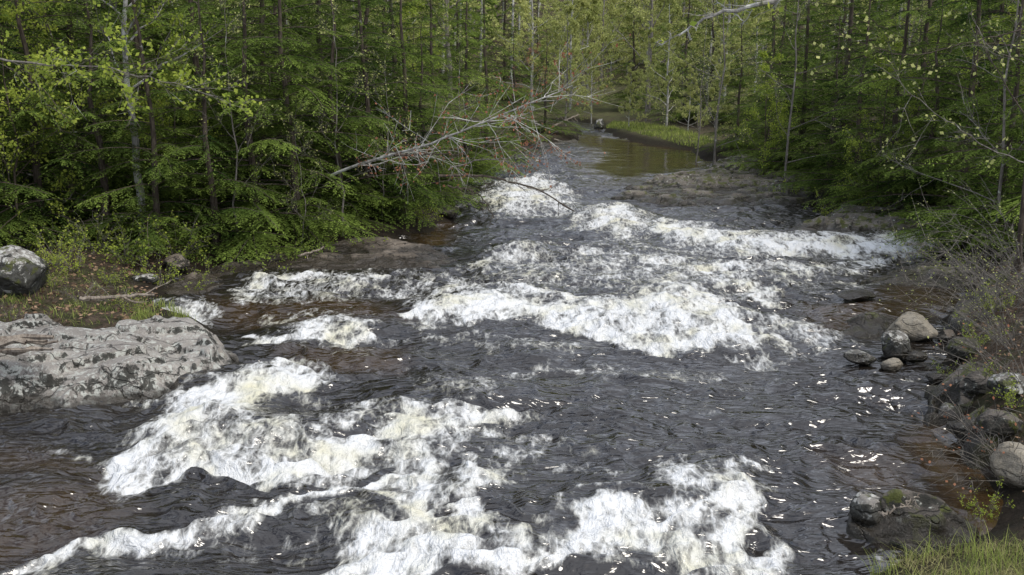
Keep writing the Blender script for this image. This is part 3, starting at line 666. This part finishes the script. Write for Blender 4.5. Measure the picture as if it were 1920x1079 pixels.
# ------------------------------------------------------------------ shrubs
def shrub(seed, H, nst, leafm, leafn, spreadk=.6, leafsz=.05, lean=(0, 0)):
    r = np.random.default_rng(seed); st = MB(); lv = MB()
    for k in range(nst):
        az = r.uniform(0, 6.28); e = r.uniform(.2, 1)*spreadk; d0 = unit(np.array([cos(az)*e+lean[0], sin(az)*e+lean[1], 1])); L = H*r.uniform(.5, 1.15); P = [np.array([cos(az)*.1, sin(az)*.1, -.1])]; dd = d0
        for _ in range(9): dd = unit(dd+r.normal(0, .12, 3)+np.array([cos(az)*.05+lean[0]*.1, sin(az)*.05+lean[1]*.1, -.06])); P.append(P[-1]+dd*L/9)
        P = np.array(P); st.tube(P, np.linspace(.009, .002, 10), 4)
        for j in range(7):
            c = P[r.integers(2, 9)]; d2 = unit(dd+r.normal(0, .6, 3)); l2 = L*r.uniform(.12, .38); p2 = np.array([c, c+d2*l2*.5+r.normal(0, .03, 3), c+d2*l2]); st.tube(p2, [.005, .003, .0015], 3)
            n_ = r.poisson(leafn)
            if n_:
                cc = c+d2*(l2*r.uniform(.2, 1.05, n_))[:, None]+r.normal(0, .03, (n_, 3)); dl = unit(r.normal(0, 1, (n_, 3))); w = unit(np.cross(dl, r.normal(0, 1, (n_, 3)))); s = leafsz*r.uniform(.6, 1.4, n_)[:, None]
                lv.leaves(cc, dl, w*s*.38, s, 0, r.uniform(.1, 1, n_))
    return st.build("shrub_stems", [M_twig]), lv.build("shrub_leaves", [leafm])
SH = [shrub(500, 2.2, 12, M_pale, .8), shrub(501, 1.2, 9, M_pale, .8, .9), shrub(502, 1.5, 18, M_maple, 5, .7, .07), shrub(503, 3.2, 17, M_pale, .7, .8, lean=(-.35, 0)), shrub(504, 1.9, 10, M_red, .4, .9, lean=(-.7, -.1))]
SP = [(1890,600,0,1),(1850,560,3,.9),(1910,520,3,1),(1900,680,3,.7),(1870,720,4,1),(1850,790,4,1),(1890,830,4,.9),(1930,760,0,.8),(1910,850,4,.8),(1940,620,3,1),(1800,480,2,.9),(1860,880,2,.35),(1830,640,2,.5),(1900,770,2,.4),(1870,600,2,.5),(1850,520,0,1),(1780,660,2,.3),(1840,710,2,.35),(1880,660,3,.8),(1850,600,3,.7),
 (150,560,1,.7),(220,555,1,.8),(300,500,2,.7),(240,480,2,1),(180,470,2,1),(360,500,2,.6),(60,470,2,.9),(480,470,2,.8),(330,470,2,1),(600,440,2,.8),(20,600,1,.5),(700,440,2,.7),(800,400,2,.8),(1480,345,2,.9),(1560,375,2,.9),(1650,390,2,.9),(110,500,2,.8),(400,480,2,.7),(540,455,2,.7),(240,570,2,.35),(1770,450,2,.8),(140,510,2,.7),(200,520,2,.4),(100,545,2,.35)]
for k, (u, v, va, s) in enumerate(SP):
    X0 = g(u, v, .5); thing("shrub", [("stems", SH[va][0]), ("leaves", SH[va][1])], (X0[0], X0[1], tz(*X0)), (0, 0, 0 if va > 2 else k*1.7), (s, s, s), label=["tangle of bare grey twigs on the bank", "low bare twiggy shrub on leaf litter", "small shrub with fresh green leaves under hemlocks", "tall arching leafless shrub overhanging the shore", "reddish bare shrub leaning over shallow water"][va], category="shrub", group="shrubs on the river banks")

# ------------------------------------------------------------------ grass, litter
def blades(xs, ys, zs, h, w, seed, mat, name, label, dense_lean=.35):
    r = np.random.default_rng(seed); n = len(xs); az = r.uniform(0, 6.28, n); L = h*r.uniform(.3, 1.3, n); ln = r.uniform(.05, dense_lean*2, n)
    dx = np.cos(az)*ln; dy = np.sin(az)*ln; sx = -np.sin(az)*w; sy = np.cos(az)*w; V = np.empty((n, 8, 3))
    for k, t in enumerate((0, .35, .7, 1.0)):
        cx = xs+dx*L*t*t; cy = ys+dy*L*t*t; cz = zs+L*t*(1-.35*ln*t)-.02; ww = (1-t**1.5*.92)
        V[:, 2*k] = np.column_stack([cx-sx*ww, cy-sy*ww, cz]); V[:, 2*k+1] = np.column_stack([cx+sx*ww, cy+sy*ww, cz])
    b = np.arange(n)[:, None]*8; q = np.concatenate([b+np.array([[2*k, 2*k+1, 2*k+3, 2*k+2]]) for k in range(3)]); mb = MB()
    mb.add(V.reshape(-1, 3), q, 0, np.repeat(r.uniform(0, 1, n), 8)); me = mb.build(name, [mat]); return obj(name, me, kind="stuff", label=label, category="grass")
def inpoly(P, n, seed, clump=1.0, thr=-.3):
    r = np.random.default_rng(seed); P = np.array(P); lo = P.min(0); hi = P.max(0); x = r.uniform(lo[0], hi[0], n); y = r.uniform(lo[1], hi[1], n)
    k = (sdpoly(x, y, P) > 0) & (pn(x/.5, y/.5, seed)+r.uniform(-.5, .5, n) > thr*clump) & (sdpoly(x, y, RIV) < 0); return x[k], y[k]
P = [g(1560, 1120), g(1610, 1080), g(1690, 1045, .1), g(1850, 1000, .4), g(1960, 975, .5), (9, 9), (9, 7.5), (3.6, 7.5)]
x, y = inpoly(P, 12000, 61, 1, .15); blades(x, y, terr(x, y), .34, .0042, 1, M_grass, "grass", "fresh green grass mixed with straw on the bank", .5)
x, y = inpoly(P, 14000, 62); blades(x, y, terr(x, y), .17, .004, 2, M_drygrass, "dry_grass", "dry straw-coloured grass on the bank", .9)
x, y = inpoly(far_grass, 9000, 63, 3); blades(x, y, terr(x, y), .25, .025, 3, M_grass, "grass", "yellow-green grassy shore beside the calm pool")
P = [g(240, 600, .7), g(300, 582, .5), g(390, 610, .4), g(400, 622, .4), g(330, 620, .6)]
x, y = inpoly(P, 2600, 64, 1, .15); blades(x, y, terr(x, y)+.33, .22, .006, 4, M_grass, "grass", "tufts of green grass at the ledge corner", .5)
P = [g(-100, 600, .8), g(290, 590, .6), g(300, 530, .5), g(200, 500, .6), g(-100, 520, .8)]
x, y = inpoly(P, 9000, 67, 1, .3); blades(x, y, terr(x, y), .2, .006, 8, M_grass, "grass", "small green tufts among fallen leaves", .8)
P = [(-14, 17), g(0, 600, .6), g(300, 590, .6), g(310, 520), g(560, 470), (-9, 40), (-30, 40), (-22, 17)]
x, y = inpoly(P, 42000, 65, .2); 
r = np.random.default_rng(5); z = terr(x, y)+r.uniform(.0, .04, len(x)); mb = MB(); n = len(x); dl = unit(r.normal(0, 1, (n, 3))*np.array([1, 1, .35])); w = unit(np.cross(dl, np.array([0, 0, 1])+r.normal(0, .4, (n, 3))))
s = .09*r.uniform(.6, 1.5, n)[:, None]; mb.leaves(np.column_stack([x, y, z]), dl, w*s*.35, s, 0, r.uniform(0, 1, n))
P = [g(1740, 700, .3), g(1700, 560, .3), g(1820, 500), (18, 30), (22, 20), (9, 9), (6.2, 10.5)]
x, y = inpoly(P, 22000, 66, .2, .4); z = terr(x, y)+r.uniform(.0, .04, len(x)); n = len(x); dl = unit(r.normal(0, 1, (n, 3))*np.array([1, 1, .35])); w = unit(np.cross(dl, np.array([0, 0, 1])+r.normal(0, .4, (n, 3))))
s = .07*r.uniform(.6, 1.5, n)[:, None]; mb.leaves(np.column_stack([x, y, z]), dl, w*s*.35, s, 0, r.uniform(0, 1, n))
obj("leaf_litter", mb.build("leaf_litter", [M_litter]), kind="stuff", label="brown fallen leaves covering the river banks", category="leaves")

# ------------------------------------------------------------------ far wood (one mass)
mb = MB(); r = np.random.default_rng(77)
for k in range(330):
    y = r.uniform(135, 230); x = r.uniform(-.75, .75)*y; z0 = tz(x, y); H = r.uniform(15, 24)
    pale = ((0.0 < x/y < .27) and r.uniform() < .8) or r.uniform() < .25
    mb.tube(np.array([[x, y, z0-1], [x+.3, y, z0+H*.5], [x, y, z0+H]]), [.25, .15, .04], 5, 0)
    n = 420; t = r.uniform(.02, 1, n); rad = (3.6*(1-t*.75))*np.sqrt(r.uniform(0, 1, n)); a = r.uniform(0, 6.28, n)
    c = np.column_stack([x+rad*np.cos(a), y+rad*np.sin(a), z0+H*t]); dl = unit(np.column_stack([np.cos(a), np.sin(a), r.normal(-.3, .3, n)])+r.normal(0, .4, (n, 3))); w = unit(np.cross(dl, r.normal(0, 1, (n, 3))))
    s = r.uniform(.4, 1.0, n)[:, None]*(.7 if pale else 1.2); mb.leaves(c, dl, w*s*.3, s, 1 if pale else 2, r.uniform(0, .9, n))
obj("woodland", mb.build("woodland", [M_barkp, M_pale, M_hem]), kind="stuff", label="distant mixed spring woodland on rising ground", category="forest")

# ------------------------------------------------------------------ light
SE = radians(54); SA = radians(128)
sv = np.array([sin(SA)*cos(SE), cos(SA)*cos(SE), sin(SE)])
W = bpy.data.worlds.new("World"); scene.world = W; W.use_nodes = True; nt = W.node_tree
sky = nt.nodes.new('ShaderNodeTexSky'); sky.sky_type = 'NISHITA'; sky.sun_disc = False; sky.sun_elevation = SE; sky.sun_rotation = SA
sky.dust_density = 2.5; sky.ozone_density = 1.0
tc = nt.nodes.new('ShaderNodeTexCoord'); mp = nt.nodes.new('ShaderNodeMapping'); mp.inputs['Scale'].default_value = (1, 1, 2.2); nt.links.new(tc.outputs['Generated'], mp.inputs[0])
cn = nt.nodes.new('ShaderNodeTexNoise'); cn.inputs['Scale'].default_value = 2.6; cn.inputs['Detail'].default_value = 6; nt.links.new(mp.outputs[0], cn.inputs['Vector'])
mr = nt.nodes.new('ShaderNodeMapRange'); mr.interpolation_type = 'SMOOTHSTEP'; mr.inputs[1].default_value = .38; mr.inputs[2].default_value = .56; nt.links.new(cn.outputs[0], mr.inputs[0])
mxw = nt.nodes.new('ShaderNodeMix'); mxw.data_type = 'RGBA'; nt.links.new(mr.outputs[0], mxw.inputs[0]); nt.links.new(sky.outputs[0], mxw.inputs[6]); mxw.inputs[7].default_value = (7.5, 8.0, 9.2, 1)
nt.links.new(mxw.outputs[2], nt.nodes['Background'].inputs[0]); nt.nodes['Background'].inputs[1].default_value = 0.15
L = bpy.data.lights.new("sun", 'SUN'); L.energy = 2.4; L.angle = radians(20); L.color = (1, .95, .86)
lo = bpy.data.objects.new("sun", L); COL.objects.link(lo)
from mathutils import Vector
lo.rotation_euler = Vector(tuple(sv)).to_track_quat('Z', 'Y').to_euler()
scene.view_settings.view_transform = 'Standard'; scene.view_settings.look = 'None'; scene.view_settings.exposure = 0

cam = bpy.data.cameras.new("camera"); co = bpy.data.objects.new("camera", cam); COL.objects.link(co)
co.location = (0, 0, CH); co.rotation_euler = (radians(90)-TH, 0, 0); cam.sensor_width = 36; cam.lens = 36*F/1920; cam.clip_end = 2000; cam.clip_start = .1
scene.camera = co
